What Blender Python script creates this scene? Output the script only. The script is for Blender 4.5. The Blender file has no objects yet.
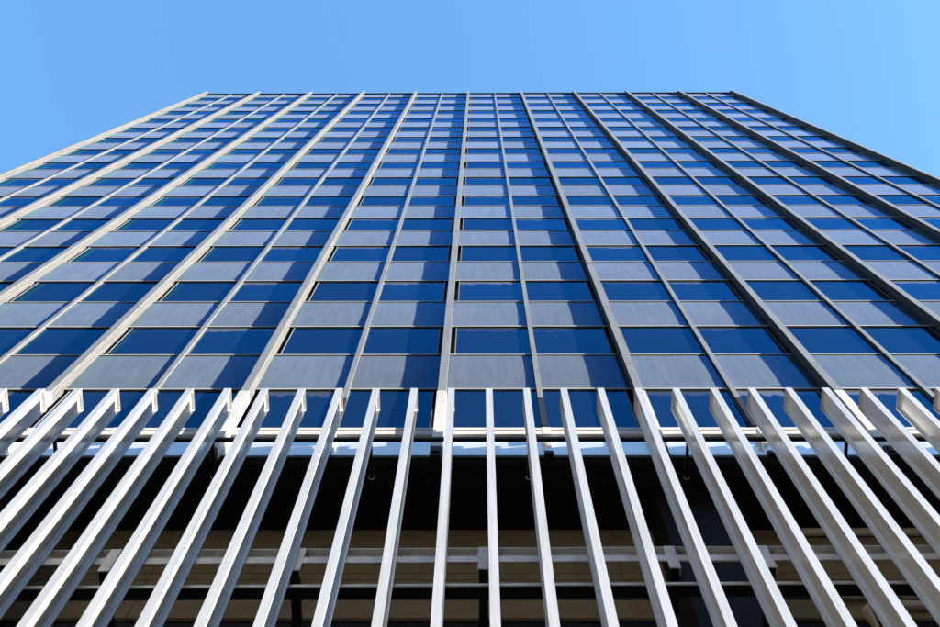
import bpy, math, random
from mathutils import Vector, Matrix
random.seed(7)
scn = bpy.context.scene
col = scn.collection

# ------------------------------------------------------------------ camera
CAM_D, CAM_Z = 5.94, 1.6              # metres in front of the spandrel plane, eye height
FPX = 1305.0                          # focal length in units of a 940 px wide picture
cam = bpy.data.cameras.new('camera')
cam.sensor_fit = 'HORIZONTAL'; cam.sensor_width = 36.0
cam.lens = FPX / 940.0 * 36.0
cam.clip_start = 0.05; cam.clip_end = 5000
camo = bpy.data.objects.new('camera', cam); col.objects.link(camo)
zen = Vector((8.0, 330.9, -FPX)).normalized()          # world up seen by the lens
xax = Vector((1.0, 0.0016, 0.0)); xax.z = -(xax.x*zen.x + xax.y*zen.y)/zen.z; xax.normalize()
yax = zen.cross(xax)
rot = Matrix((xax, yax, zen))                          # camera space -> world space
camo.matrix_world = Matrix.Translation((0, -CAM_D, CAM_Z)) @ rot.to_4x4()
scn.camera = camo

# ------------------------------------------------------------------ sky, sun, exposure
SUN = Vector((1.0, -0.29, 0.24)).normalized()         # towards the sun
SUN_EL = math.asin(SUN.z); SUN_AZ = math.atan2(SUN.x, SUN.y)
w = bpy.data.worlds.new('World'); scn.world = w; w.use_nodes = True
nt = w.node_tree; bg = nt.nodes['Background']
sky = nt.nodes.new('ShaderNodeTexSky'); sky.sky_type = 'NISHITA'; sky.sun_disc = False
sky.sun_elevation = SUN_EL; sky.sun_rotation = SUN_AZ
sky.altitude = 0; sky.air_density = 2.0; sky.dust_density = 2.0; sky.ozone_density = 7.0
nt.links.new(sky.outputs[0], bg.inputs[0]); bg.inputs[1].default_value = 0.105
sl = bpy.data.lights.new('sun', 'SUN'); sl.energy = 5.0; sl.angle = math.radians(0.5); sl.color = (1.0, 0.91, 0.77)
so = bpy.data.objects.new('sun', sl); col.objects.link(so)
so.rotation_euler = SUN.to_track_quat('Z', 'Y').to_euler(); so.location = (60, -30, 60)
vs = scn.view_settings
vs.view_transform = 'Standard'; vs.look = 'None'; vs.gamma = 1; vs.use_curve_mapping = False
vs.exposure = 2.63

# ------------------------------------------------------------------ materials
def new_mat(name):
    m = bpy.data.materials.new(name); m.use_nodes = True
    return m, m.node_tree, m.node_tree.nodes['Principled BSDF']
def N(t, kind, **kw):
    n = t.nodes.new(kind)
    for k, v in kw.items(): setattr(n, k, v)
    return n
def mapped_noise(t, scale_vec, scale, detail=4, coord='Object', rough=.55, per_object=True):
    tc = N(t, 'ShaderNodeTexCoord'); mp = N(t, 'ShaderNodeMapping'); mp.inputs['Scale'].default_value = scale_vec
    t.links.new(tc.outputs[coord], mp.inputs['Vector'])
    if per_object:
        oi = N(t, 'ShaderNodeObjectInfo'); mul = N(t, 'ShaderNodeMath', operation='MULTIPLY'); mul.inputs[1].default_value = 57.0
        t.links.new(oi.outputs['Random'], mul.inputs[0])
        cx = N(t, 'ShaderNodeCombineXYZ')
        for i in range(3): t.links.new(mul.outputs[0], cx.inputs[i])
        t.links.new(cx.outputs[0], mp.inputs['Location'])
    n = N(t, 'ShaderNodeTexNoise'); n.inputs['Scale'].default_value = scale; n.inputs['Detail'].default_value = detail; n.inputs['Roughness'].default_value = rough
    t.links.new(mp.outputs[0], n.inputs['Vector'])
    return n
def ramp(t, src, stops):
    r = N(t, 'ShaderNodeValToRGB'); cr = r.color_ramp
    while len(cr.elements) < len(stops): cr.elements.new(0.5)
    for e, (p, c) in zip(cr.elements, stops):
        e.position = p; e.color = (c[0], c[1], c[2], 1)
    t.links.new(src, r.inputs[0]); return r
def mix_rgb(t, fac, a, b, mode='MIX'):
    m = N(t, 'ShaderNodeMix', data_type='RGBA', blend_type=mode)
    if isinstance(fac, float): m.inputs[0].default_value = fac
    else: t.links.new(fac, m.inputs[0])
    for s, v in ((6, a), (7, b)):
        if isinstance(v, tuple): m.inputs[s].default_value = (*v, 1)
        else: t.links.new(v, m.inputs[s])
    return m.outputs[2]
def bump(t, b, src, strength, dist):
    bp = N(t, 'ShaderNodeBump'); bp.inputs['Strength'].default_value = strength; bp.inputs['Distance'].default_value = dist
    t.links.new(src, bp.inputs['Height']); t.links.new(bp.outputs[0], b.inputs['Normal'])

def simple(name, c1, c2, rough, sv=(1, 1, 1), sc=3.0, metallic=0.0, spec=.5, bmp=0.0, lo=.3, hi=.7, per_object=True):
    m, t, b = new_mat(name)
    n = mapped_noise(t, sv, sc, per_object=per_object)
    r = ramp(t, n.outputs[0], [(lo, c1), (hi, c2)])
    t.links.new(r.outputs[0], b.inputs['Base Color'])
    b.inputs['Roughness'].default_value = rough; b.inputs['Metallic'].default_value = metallic
    b.inputs['Specular IOR Level'].default_value = spec
    if bmp: bump(t, b, n.outputs[0], bmp, .01)
    return m

M = {}
# white painted aluminium of the fins: long faint vertical streaks
def fin_mat():
    m, t, b = new_mat('white_fin_paint')
    a = mapped_noise(t, (9, 9, .35), 2.2, 5)
    c = mapped_noise(t, (1.5, 1.5, 1.5), 1.6, 4)
    base = mix_rgb(t, ramp(t, c.outputs[0], [(.35, (0, 0, 0)), (.75, (.6, .6, .6))]).outputs[0], (0.5040, 0.5080, 0.5160), (0.4640, 0.4600, 0.4480))
    st = ramp(t, a.outputs[0], [(.36, (.86, .85, .83)), (.58, (1, 1, 1))]).outputs[0]
    t.links.new(mix_rgb(t, 1.0, base, st, 'MULTIPLY'), b.inputs['Base Color'])
    b.inputs['Roughness'].default_value = .24; b.inputs['Metallic'].default_value = .42
    return m
M['fin'] = fin_mat()
M['white'] = simple('white_flashing_paint', (0.3220, 0.3220, 0.3220), (0.3780, 0.3780, 0.3780), .4, (1, 1, 1), 2.5)
M['ledge'] = simple('satin_aluminium_sheet', (0.5890, 0.5985, 0.6080), (0.6840, 0.6935, 0.7030), .2, (.6, 1, 3), 2.0, metallic=.62)
M['cover'] = simple('pale_aluminium_cover', (0.1540, 0.1540, 0.1540), (0.2100, 0.2100, 0.2086), .4, (8, 8, .6), 2.0, metallic=.35)
M['bar'] = simple('transom_aluminium', (0.2100, 0.2065, 0.2030), (0.2800, 0.2765, 0.2695), .45, (1, 1, 1), 2.0)
M['flank'] = simple('dark_mullion_flank', (0.0574, 0.0588, 0.0616), (0.0910, 0.0924, 0.0952), .55, (14, 14, .5), 2.0, spec=.06)  # mullion sides, darker than the front covers
M['gasket'] = simple('black_gasket', (.006, .006, .007), (.012, .012, .013), .6, spec=.08)
M['dark_metal'] = simple('dark_bronze_metal', (.012, .012, .014), (.02, .02, .022), .4, spec=.08)
M['jamb'] = simple('jamb_aluminium', (0.1120, 0.1085, 0.1036), (0.1540, 0.1505, 0.1435), .5, (6, 6, .8), 2.0)
M['steel'] = simple('galvanised_steel', (.30, .30, .30), (.42, .42, .42), .4, (2, 2, 2), 6.0, metallic=.2)
M['black_steel'] = simple('black_painted_steel', (.004, .004, .0045), (.008, .008, .009), .5, spec=.08)
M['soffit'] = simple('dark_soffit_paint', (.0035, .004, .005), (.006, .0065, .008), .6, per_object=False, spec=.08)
M['panel'] = simple('tan_precast_panel', (.105, .076, .040), (.15, .110, .062), .85, (1, 1, 2), 3.0, bmp=.3)
M['pipe'] = simple('beige_pipe_paint', (.20, .17, .13), (.26, .22, .17), .5)
M['body'] = simple('grey_side_cladding', (.20, .20, .21), (.26, .26, .27), .6, per_object=False)
M['roof'] = simple('roof_membrane', (.12, .12, .12), (.16, .16, .16), .9, per_object=False)
M['ground'] = simple('concrete_plaza', (.05, .049, .047), (.08, .078, .075), .9, (1, 1, 1), .6, bmp=.2, per_object=False)
M['coping'] = simple('dark_coping_metal', (.010, .011, .014), (.018, .019, .024), .45, per_object=False, spec=.08)
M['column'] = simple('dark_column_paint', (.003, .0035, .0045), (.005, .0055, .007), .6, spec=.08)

def coated(t, b, colour, rough, ior, height, bstr, tint=(.05, .45, .94), dust=None):
    """blue-coated glass: a dull body under a clear blue mirror that strengthens at grazing angles"""
    out = t.nodes['Material Output']; t.nodes.remove(b)
    df = N(t, 'ShaderNodeBsdfDiffuse'); gl = N(t, 'ShaderNodeBsdfGlossy'); fr = N(t, 'ShaderNodeFresnel'); mx = N(t, 'ShaderNodeMixShader')
    bp = N(t, 'ShaderNodeBump'); bp.inputs['Strength'].default_value = bstr; bp.inputs['Distance'].default_value = .02
    t.links.new(height, bp.inputs['Height'])
    t.links.new(colour, df.inputs['Color']); 
    gi = N(t, 'ShaderNodeObjectInfo')
    t.links.new(ramp(t, gi.outputs['Random'], [(0, tuple(.80*c for c in tint)), (1, tuple(1.04*c for c in tint))]).outputs[0], gl.inputs['Color'])
    gl.inputs['Roughness'].default_value = rough
    fr.inputs['IOR'].default_value = ior
    t.links.new(bp.outputs[0], gl.inputs['Normal']); t.links.new(fr.outputs[0], mx.inputs[0])
    if dust:                                            # dust film on the outside: stays visible at grazing angles
        sh = N(t, 'ShaderNodeBsdfSheen'); sh.inputs['Roughness'].default_value = .6; sh.inputs['Color'].default_value = (*dust, 1)
        ad = N(t, 'ShaderNodeAddShader'); ad2 = N(t, 'ShaderNodeAddShader'); bk = N(t, 'ShaderNodeBsdfDiffuse'); bk.inputs['Color'].default_value = (0, 0, 0, 1)
        t.links.new(bk.outputs[0], mx.inputs[1]); t.links.new(gl.outputs[0], mx.inputs[2])
        t.links.new(mx.outputs[0], ad.inputs[0]); t.links.new(df.outputs[0], ad.inputs[1])
        t.links.new(ad.outputs[0], ad2.inputs[0]); t.links.new(sh.outputs[0], ad2.inputs[1])
        t.links.new(ad2.outputs[0], out.inputs['Surface']); return
    t.links.new(df.outputs[0], mx.inputs[1]); t.links.new(gl.outputs[0], mx.inputs[2]); t.links.new(mx.outputs[0], out.inputs['Surface'])
def glass_mat():
    m, t, b = new_mat('tinted_window_glass')
    tc = N(t, 'ShaderNodeTexCoord'); sep = N(t, 'ShaderNodeSeparateXYZ'); t.links.new(tc.outputs['Generated'], sep.inputs[0])
    n = mapped_noise(t, (3.0, 1, 1.2), 2.6, 5)
    # pale fringe along the head of the pane, uneven lower edge
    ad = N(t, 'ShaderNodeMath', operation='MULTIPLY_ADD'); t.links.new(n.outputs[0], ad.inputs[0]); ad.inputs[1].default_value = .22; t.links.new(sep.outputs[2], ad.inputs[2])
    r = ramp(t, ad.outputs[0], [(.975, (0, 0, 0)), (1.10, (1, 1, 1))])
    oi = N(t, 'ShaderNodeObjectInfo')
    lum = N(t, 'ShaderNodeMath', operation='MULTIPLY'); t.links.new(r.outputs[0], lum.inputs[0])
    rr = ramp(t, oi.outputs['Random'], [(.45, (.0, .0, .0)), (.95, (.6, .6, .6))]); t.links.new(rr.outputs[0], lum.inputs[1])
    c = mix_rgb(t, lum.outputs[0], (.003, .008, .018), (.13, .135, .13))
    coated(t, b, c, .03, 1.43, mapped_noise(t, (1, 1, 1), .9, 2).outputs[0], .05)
    return m
M['glass'] = glass_mat()

def spandrel_mat():
    m, t, b = new_mat('grey_glazed_spandrel')
    a = mapped_noise(t, (7, 1, .5), 2.0, 5)
    c = mapped_noise(t, (1, 1, 1), 1.2, 3)
    oi = N(t, 'ShaderNodeObjectInfo')
    base = ramp(t, a.outputs[0], [(.32, (0.0350, 0.0455, 0.0560)), (.68, (0.0532, 0.0672, 0.0805))]).outputs[0]
    tone = ramp(t, oi.outputs['Random'], [(0, (.80, .80, .80)), (1, (1.0, 1.0, 1.0))]).outputs[0]
    base = mix_rgb(t, 1.0, base, tone, 'MULTIPLY')
    st = ramp(t, c.outputs[0], [(.35, (.88, .87, .86)), (.65, (1, 1, 1))]).outputs[0]
    coated(t, b, mix_rgb(t, 1.0, base, st, 'MULTIPLY'), .06, 1.36, c.outputs[0], .03, dust=(0.0336, 0.0420, 0.0490), tint=(.03, .38, .84))
    return m
M['spandrel'] = spandrel_mat()

# ------------------------------------------------------------------ mesh helpers
class MB:
    def __init__(s): s.v = []; s.f = []
    def box(s, x0, x1, y0, y1, z0, z1):
        b = len(s.v)
        s.v += [(x0,y0,z0),(x1,y0,z0),(x1,y1,z0),(x0,y1,z0),(x0,y0,z1),(x1,y0,z1),(x1,y1,z1),(x0,y1,z1)]
        s.f += [tuple(b+i for i in q) for q in ((3,2,1,0),(4,5,6,7),(0,1,5,4),(1,2,6,5),(2,3,7,6),(3,0,4,7))]
        return s
    def prism(s, pts, z0, z1):
        """extrude a counter-clockwise (x,y) outline from z0 to z1"""
        b = len(s.v); n = len(pts)
        s.v += [(x,y,z0) for x,y in pts] + [(x,y,z1) for x,y in pts]
        s.f.append(tuple(b+i for i in range(n-1,-1,-1))); s.f.append(tuple(b+n+i for i in range(n)))
        for i in range(n):
            j = (i+1) % n; s.f.append((b+i, b+j, b+n+j, b+n+i))
        return s
    def tube(s, path, r, n=10, taper=None):
        P = [Vector(p) for p in path]; rings = []
        for i, p in enumerate(P):
            d = (P[min(i+1,len(P)-1)] - P[max(i-1,0)]).normalized()
            u = d.cross(Vector((0,0,1)));
            if u.length < 1e-3: u = d.cross(Vector((1,0,0)))
            u.normalize(); v = d.cross(u)
            b = len(s.v); rings.append(b)
            for k in range(n):
                a = 2*math.pi*k/n; q = p + u*(r*math.cos(a)) + v*(r*math.sin(a)); s.v.append(tuple(q))
        for a, b in zip(rings, rings[1:]):
            for k in range(n): s.f.append((a+k, a+(k+1)%n, b+(k+1)%n, b+k))
        s.f.append(tuple(rings[0]+k for k in range(n-1,-1,-1))); s.f.append(tuple(rings[-1]+k for k in range(n)))
        return s
    def mesh(s, name, mat, smooth=False):
        me = bpy.data.meshes.new(name); me.from_pydata(s.v, [], s.f); me.validate(); me.update()
        me.materials.append(mat)
        if smooth: me.polygons.foreach_set('use_smooth', [True]*len(me.polygons))
        return me
def put(name, me, parent=None, loc=(0,0,0), rot=None):
    o = bpy.data.objects.new(name, me); col.objects.link(o); o.location = loc
    if rot: o.rotation_euler = rot
    if parent: o.parent = parent
    return o
def thing(name, label, cat, group=None, loc=(0,0,0)):
    o = bpy.data.objects.new(name, None); col.objects.link(o); o.location = loc
    o['label'] = label; o['category'] = cat
    if group: o['group'] = group
    return o
def tag(o, label, cat, group=None):
    o['label'] = label; o['category'] = cat
    if group: o['group'] = group

# ------------------------------------------------------------------ ground
g = put('ground', MB().box(-2500, 2500, -2500, 2500, -.5, 0).mesh('ground', M['ground'])); g['kind'] = 'structure'

# ------------------------------------------------------------------ the tower
X0, BAY = -.535, 2.885                # middle major mullion, spacing of major mullions
MOD = BAY/2
NB = 5                                # bays either side
Z0 = 20.344                           # foot of the lowest spandrel row
SP, GL = 1.88, 1.81                   # spandrel and window heights
FL = SP + GL
NROW = 15
ROOF = Z0 + 14*FL + SP
XL, XR = X0 - NB*BAY, X0 + NB*BAY
PROJ = .172                           # major mullion projection
PB = 17.56                            # ledge top / foot of lowest window row

tower = thing('office_tower', 'tall glass office tower with pale vertical mullions rising above the white fin screen', 'building')
# body behind the curtain wall
put('tower_core', MB().box(XL+.03, XR-.03, .16, 24, 18.15, ROOF-.02).mesh('tower_core', M['body']), tower)
put('wall_backing', MB().box(XL+.02, XR-.02, .1, .155, 18.14, ROOF-.03).mesh('wall_backing', M['gasket']), tower)
put('roof', MB().box(XL+.05, XR-.05, .2, 23.9, ROOF-.015, ROOF+.1).mesh('roof', M['roof']), tower)
cp_me = MB().box(.005, BAY-.005, -.06, .35, ROOF+.004, ROOF+.30).mesh('coping', M['coping'])
for b in range(-NB, NB): put('coping', cp_me, tower, (X0 + b*BAY, random.uniform(-.006, .006), 0))

MAJ, MIN = .062, .040                 # half widths
CLEAR0, CLEAR1 = MAJ+.002, MOD-MIN-.002     # clear span of one module measured from the major side
WID = CLEAR1-CLEAR0

def spandrel_mesh():
    n, sag, th = 8, .005, .035
    h = SP - .07
    m = MB().box(0, WID, .001, th, 0, h)
    b = len(m.v)
    for i in range(n+1):
        q = i/n; m.v += [(0, -sag*4*q*(1-q), h*q), (WID, -sag*4*q*(1-q), h*q)]
    front = range(len(m.f), len(m.f)+n)
    m.f += [(b+2*i, b+2*i+1, b+2*i+3, b+2*i+2) for i in range(n)]
    for x, flip in ((0, False), (WID, True)):                 # thin returns at the two sides
        e = len(m.v)
        ring = [(x, .0015, h), (x, .0015, 0)] + [(x, -sag*4*q*(1-q), h*q) for q in (i/n for i in range(n+1))]
        m.v += ring
        idx = list(range(e, e+len(ring)))
        m.f.append(tuple(idx[::-1] if flip else idx))
    me = bpy.data.meshes.new('spandrel_panel'); me.from_pydata(m.v, [], m.f); me.update(); me.materials.append(M['spandrel'])
    for i in front: me.polygons[i].use_smooth = True
    return me
sp_me = spandrel_mesh()
# window: a slim frame with an open dark slot on the side of the major mullion, and its pane
SLOT, JMB, FR = .075, .013, .008
def window_mesh(side):
    h = GL - .055
    m = MB(); m2 = None
    def bx(x0, x1, *r):
        if side < 0: x0, x1 = WID-x1, WID-x0
        m.box(x0, x1, *r)
    bx(SLOT, SLOT+JMB, .002, .08, 0, h)                 # jamb beside the slot
    bx(WID-FR, WID, .006, .08, 0, h)                    # slim jamb at the minor mullion
    bx(SLOT+JMB, WID-FR, .007, .08, 0, FR)              # bottom
    bx(SLOT+JMB, WID-FR, .007, .08, h-FR, h)            # head
    return m.mesh('window', M['jamb'])
def pane_mesh():
    h = GL - .055
    return MB().box(0, WID-SLOT-JMB-FR-.002, 0, .012, 0, h-2*FR-.002).mesh('pane', M['glass'])
win_me = {1: window_mesh(1), -1: window_mesh(-1)}
pane_me = pane_mesh()

for b in range(-NB, NB):
    for side in (1, -1):                                # module right of a major / left of the next one
        xl = X0 + b*BAY + (CLEAR0 if side > 0 else MOD+MIN+.002)
        for r in range(NROW):
            zb = Z0 + r*FL
            put('spandrel_panel', sp_me, tower, (xl, random.uniform(-.002, .002), zb+.055))
            zw = zb - GL
            wn = put('window', win_me[side], tower, (xl, 0, zw+.045))
            px = SLOT+JMB+.001 if side > 0 else FR+.001
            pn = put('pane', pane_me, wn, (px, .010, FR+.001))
            pn.rotation_euler = (random.uniform(-.0015, .0015), 0, random.uniform(-.0015, .0015))
# transoms: one long bar per level, projecting a little, with a dark seat under it
def transom_mesh(h, proj): return MB().box(XL+.03, XR-.03, -proj, .06, 0, h).mesh('transom', M['bar'])
t_low, t_high = transom_mesh(.05, .016), transom_mesh(.04, .014)
under = MB().box(XL+.031, XR-.031, -.004, .058, -.014, -.002).mesh('gasket_strip', M['gasket'])
for r in range(NROW):
    t = put('transom', t_low, tower, (0, 0, Z0 + r*FL))
    put('gasket_strip', under, t)
    if r < NROW-1:
        t = put('transom', t_high, tower, (0, 0, Z0 + r*FL + SP))
        put('gasket_strip', under, t)
# mullions: a dark core, and pale cover lengths with open joints floor by floor
def major_outline(w, p): return [(-w,-p),(w,-p),(w,-p+.012),(w-.008,-p+.018),(-w+.008,-p+.018),(-w,-p+.012)]
def flank_outline(w, p):
    return [(-w,-p),(w,-p),(w,-p*.66),(w-.010,-p*.60),(w-.010,-p*.42),(w,-p*.36),(w,.09),(-w,.09),(-w,-p*.36),(-w+.010,-p*.42),(-w+.010,-p*.60),(-w,-p*.66)]
JZ = Z0 + .85                                          # first joint
GAP = .014
MAJ_FOOT, MAJ_CHANGE = 17.36, 19.76
def cover_mesh(name, outline, z0, z1, mat): return MB().prism(outline, z0, z1).mesh(name, mat)
mo = major_outline(MAJ, PROJ)
MP = .046
no = [(-MIN,-MP),(MIN,-MP),(MIN,-MP+.012),(-MIN,-MP+.012)]
seg_full = {}
for kind, out in (('major', mo), ('minor', no)):
    seg_full[kind] = cover_mesh('cover', out, 0, FL-GAP, M['cover'])
    seg_full[kind+'_top'] = cover_mesh('cover', out, 0, ROOF + (.42 if kind == 'major' else .0) - (JZ + 14*FL), M['cover'])
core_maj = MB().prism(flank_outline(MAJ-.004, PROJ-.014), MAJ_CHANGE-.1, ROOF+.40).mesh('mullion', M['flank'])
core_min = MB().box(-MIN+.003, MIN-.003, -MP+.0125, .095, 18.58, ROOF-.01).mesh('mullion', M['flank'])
seg_maj_low = cover_mesh('cover', mo, MAJ_CHANGE, JZ-GAP, M['cover'])
seg_min_low = cover_mesh('cover', no, Z0-.52, JZ-GAP, M['cover'])
wo = [(-.070,-.180),(.070,-.180),(.070,-.004),(-.070,-.004)]
seg_maj_white = cover_mesh('cover', wo, MAJ_FOOT, MAJ_CHANGE-.006, M['white'])
foot_min = cover_mesh('foot_block', [(-.055,-.135),(.055,-.135),(.055,-.001),(-.055,-.001)], 17.99, 18.27, M['white'])
seg_min_dark = cover_mesh('cover', [(-MIN-.004,-MP-.006),(MIN+.004,-MP-.006),(MIN+.004,.088),(-MIN-.004,.088)], 18.575, Z0-.526, M['dark_metal'])
strip_min = MB().box(-.05, .05, -.03, -.001, 17.57, 17.985).mesh('foot_strip', M['ledge'])
clamp = MB().box(-.085, .05, -.20, -.075, MAJ_FOOT-.34, MAJ_FOOT-.004).box(-.06,.03,-.225,-.201, MAJ_FOOT-.25, MAJ_FOOT-.08).mesh('anchor_clamp', M['black_steel'])
clamp_min = MB().box(-.06, .06, -.06, -.001, 17.45, 17.565).mesh('anchor_clamp', M['black_steel'])
for k in range(-NB, NB+1):
    x = X0 + k*BAY
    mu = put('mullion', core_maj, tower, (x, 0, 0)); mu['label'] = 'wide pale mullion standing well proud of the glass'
    c = put('cover', seg_maj_white, mu); c['label'] = 'white lower end of the mullion cover'
    put('cover', seg_maj_low, mu)
    for r in range(14): put('cover', seg_full['major'], mu, (0, 0, JZ + r*FL))
    put('cover', seg_full['major_top'], mu, (0, 0, JZ + 14*FL))
    put('anchor_clamp', clamp, mu)
    if k < NB:
        x += MOD
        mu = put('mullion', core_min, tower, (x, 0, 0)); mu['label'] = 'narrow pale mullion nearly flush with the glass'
        put('foot_block', foot_min, mu); put('foot_strip', strip_min, mu); put('anchor_clamp', clamp_min, mu)
        c = put('cover', seg_min_dark, mu); c['label'] = 'dark lower end of the narrow mullion'
        put('cover', seg_min_low, mu)
        for r in range(14): put('cover', seg_full['minor'], mu, (0, 0, JZ + r*FL))
        put('cover', seg_full['minor_top'], mu, (0, 0, JZ + 14*FL))

# ------------------------------------------------------------------ the podium under the tower
pod = thing('podium', 'dark recessed podium storey under the blue-shaded white ledge behind the fins', 'building')
XA, XB = XL-.4, XR+.4
put('sill_rail', MB().box(XA, XB, -.024, .099, 18.478, 18.568).mesh('sill_rail', M['white']), pod)
put('sill_rail', MB().box(XA, XB, -.026, .099, 18.292, 18.438).mesh('sill_rail', M['white']), pod)
put('sill_backing', MB().box(XA+.01, XB-.01, .02, .098, 18.13, 18.55).mesh('sill_backing', M['gasket']), pod)
PODW = 2.885
n = 12
for i in range(-n//2, n//2):
    x0 = X0 + i*PODW
    put('ledge_panel', MB().box(.004, PODW-.004, 0, .12, 17.558, 18.15).mesh('ledge_panel', M['ledge']), pod, (x0, 0, 0))
put('edge_strip', MB().box(XA+.01, XB-.01, .006, .11, 17.50, 17.55).mesh('edge_strip', M['dark_metal']), pod)
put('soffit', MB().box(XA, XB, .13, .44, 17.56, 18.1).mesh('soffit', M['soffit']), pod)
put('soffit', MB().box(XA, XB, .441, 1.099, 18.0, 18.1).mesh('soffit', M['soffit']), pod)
# recessed wall: dark top, tan precast courses, dark slot
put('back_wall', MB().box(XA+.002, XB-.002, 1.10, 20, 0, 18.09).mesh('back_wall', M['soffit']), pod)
courses = [(17.58, 16.30), (16.28, 16.11), (16.09, 15.93), (15.57, 15.13)]
for zt, zb in courses:
    for i in range(-5, 5):
        put('wall_panel', MB().box(.004, PODW-.004, 0, .04, 0, zt-zb).mesh('wall_panel', M['panel']), pod, (X0 - .6 + i*PODW, 1.06, zb))
for X in (XA+.1, XB-.1):  # unseen end walls added to keep the sun out of the recess
    put('added_end_wall', MB().box(-.1, .1, .13, 1.099, 0, 17.555).mesh('added_end_wall', M['column']), pod, (X, 0, 0))
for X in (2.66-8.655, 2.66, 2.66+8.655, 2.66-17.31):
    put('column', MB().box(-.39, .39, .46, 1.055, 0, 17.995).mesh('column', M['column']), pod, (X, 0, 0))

# ------------------------------------------------------------------ the fin screen
scr = thing('fin_screen', 'screen of upright white I-section aluminium fins in front of the dark podium', 'screen')
FY = -.70                               # front face of the fins
FD, FW, FT, FWB = .30, .045, .012, .007
FTOP, FBOT = 18.224, 4.6
fm = MB()
fm.box(-FW, FW, 0, FT, FBOT, FTOP)
fm.box(-FWB, FWB, FT, FD-FT, FBOT, FTOP-.009)
fm.box(-FW, FW, FD-FT, FD, FBOT, FTOP)
fin_me = fm.mesh('fin', M['fin'])
cap_me = MB().box(-FW+.0005, FW-.0005, FT+.0005, FD-FT-.0005, FTOP-.008, FTOP-.0005).mesh('end_cap', M['fin'])
for j in range(-30, 31):
    x = .135 + .4982*j
    fo = put('fin', fin_me, scr, (x, FY + random.uniform(-.002, .002), random.uniform(-.004, .004)))
    fo.rotation_euler = (0, random.uniform(-.0004, .0004), 0)
    put('end_cap', cap_me, fo)
GY = FY + FD + .006                     # girts right behind the fins
def channel(x0, x1):
    m = MB()
    m.box(x0, x1, 0, .075, .188, .200); m.box(x0, x1, .063, .075, .001, .187); m.box(x0, x1, 0, .012, -.128, 0); m.box(x0, x1, .0125, .075, -.012, 0)
    return m.mesh('girt', M['steel'])
SL = math.radians(-.0)
TILT = (0, math.radians(-.75), math.radians(.0))
for a, b_ in ((-15.5, -8.4), (-8.37, -3.06), (-3.03, 2.155), (2.185, 7.5), (7.53, 15.5)):
    put('girt', channel(a, b_), scr, (0, GY, 13.625), TILT)
ra = put('rail', MB().box(-15.5, 15.5, .04, .052, 0, .05).mesh('rail', M['steel']), scr, (0, GY, 13.05), TILT)
put('rail_plate', MB().box(-15.5, 15.5, .053, .18, .012, .03).mesh('rail_plate', M['black_steel']), ra)
arm_low = MB().box(-.045, .045, .0085, 1.455, .0, .10).mesh('support_arm', M['black_steel'])      # runs back to the podium wall
cleat_me = MB().box(-.055, .055, 0, .012, 0, .50).box(.043, .055, .012, .09, 0, .50).mesh('cleat', M['steel'])
for X in (-5.5, -3.66, -1.80, .045, 1.92, 2.86, 4.75, 6.6):
    zt = 13.63 + math.tan(math.radians(.75))*X
    put('support_arm', arm_low, scr, (X, GY, zt-.30))
    put('cleat', cleat_me, scr, (X, GY-.0045, zt-.30))

# ------------------------------------------------------------------ small things
TZ = 17.13                              # upper dark girt and the tie arms that hold the screen off the building
put('girt', MB().box(-15.5, 15.5, 0, .045, TZ-.045, TZ+.02).mesh('girt', M['black_steel']), scr, (0, GY, 0))
arm_me = MB().box(-.018, .018, .046, .47, -.035, .015).box(-.03, -.019, .40, .52, -.05, .03).box(.019, .03, .40, .52, -.05, .03).mesh('tie_arm', M['black_steel'])
tip_me = MB().tube([(-.030, .50, -.035), (-.030, .535, -.04), (-.012, .545, -.04), (.012, .545, -.04), (.030, .535, -.04), (.030, .50, -.035)], .008, 8).mesh('clevis', M['steel'], True)
for j in (-15, -11, -7, -3, 1, 5, 9, 13, 17):
    arm = put('tie_arm', arm_me, scr, (.135 + .4982*j, GY, TZ))
    put('clevis', tip_me, arm)
def arc(cx, cz, r, a0, a1, n=8):
    return [(cx + r*math.cos(a0+(a1-a0)*i/n), 0, cz + r*math.sin(a0+(a1-a0)*i/n)) for i in range(n+1)]
p1 = [(9, 0, 15.55)] + arc(4.25, 15.30, .25, math.pi/2, math.pi) + [(4.0, 0, 13.0)]
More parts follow.
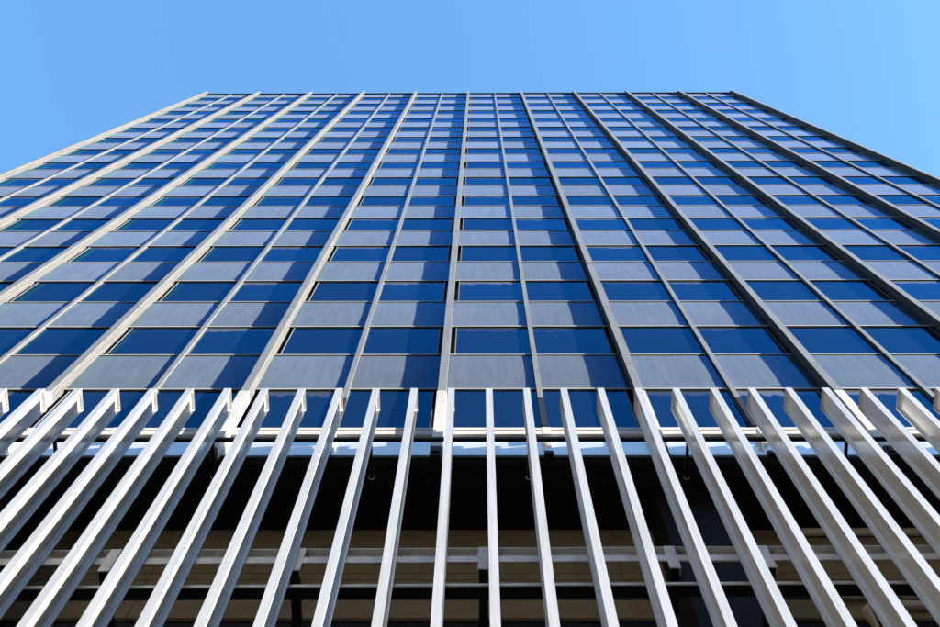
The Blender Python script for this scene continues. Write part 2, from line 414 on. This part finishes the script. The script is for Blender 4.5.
p2 = [(9, 0, 15.30), (4.60, 0, 15.30)] + arc(4.6, 15.10, .20, math.pi/2, math.pi) + [(4.4, 0, 13.0)]
p3 = [(9, 0, 17.35), (4.1, 0, 17.35)]
for pth, lab in ((p1, 'beige pipe with a bend running along the tan wall, uppermost of the two bent ones'),
                 (p2, 'beige pipe with a bend running just under another bent pipe on the tan wall'),
                 (p3, 'straight beige pipe near the top of the tan wall behind the fins')):
    o = put('wall_pipe', MB().tube(pth, .055, 12).mesh('wall_pipe', M['pipe'], True), None, (0, .99, 0))
    tag(o, lab, 'pipe', 'pipes on the podium wall')

# ------------------------------------------------------------------ unseen blocks added to cut the low sky and deepen shade
def block(label, x0, x1, y0, y1, h, mat, face):
    b = thing('added_block', label, 'building', 'unseen blocks added to shade the tower')
    put('wall', MB().box(x0, x1, y0, y1, 0, h).mesh('wall', mat), b)
    put('roof_parapet', MB().box(x0-.15, x1+.15, y0-.15, y1+.15, h+.002, h+.9).mesh('roof_parapet', M['roof']), b)
    nfl = int((h-2)/3.6)
    for i in range(nfl):
        z = 1.6 + i*3.6
        if face == 'x': me = MB().box(x1+.004, x1+.05, y0+1, y1-1, z, z+1.7)
        else: me = MB().box(x0+1, x1-1, y1+.004, y1+.05, z, z+1.7)
        put('window_band', me.mesh('window_band', M['dark_metal']), b)
M['brick'] = simple('brown_brick', (.09, .055, .04), (.14, .085, .06), .85, per_object=False)
M['stone'] = simple('grey_stone', (.12, .115, .11), (.17, .165, .155), .85, per_object=False)
M['slate'] = simple('dark_slate_cladding', (.030, .030, .032), (.05, .05, .053), .7, spec=.2, per_object=False)
block('unseen dark slate-clad slab tower, added to block the low sky at the left', -84, -44, -34, 70, 94, M['slate'], 'x')
block('unseen grey stone block facing the tower front, added to block the low sky', -24, 12, -62, -30, 46, M['stone'], 'y')
block('unseen long grey stone block beyond the slate corner, added to block the low sky', -95, -28, -66, -36, 52, M['stone'], 'y')
block('unseen brown brick block beside the grey one, added to block the low sky', 16, 60, -66, -32, 38, M['brick'], 'y')
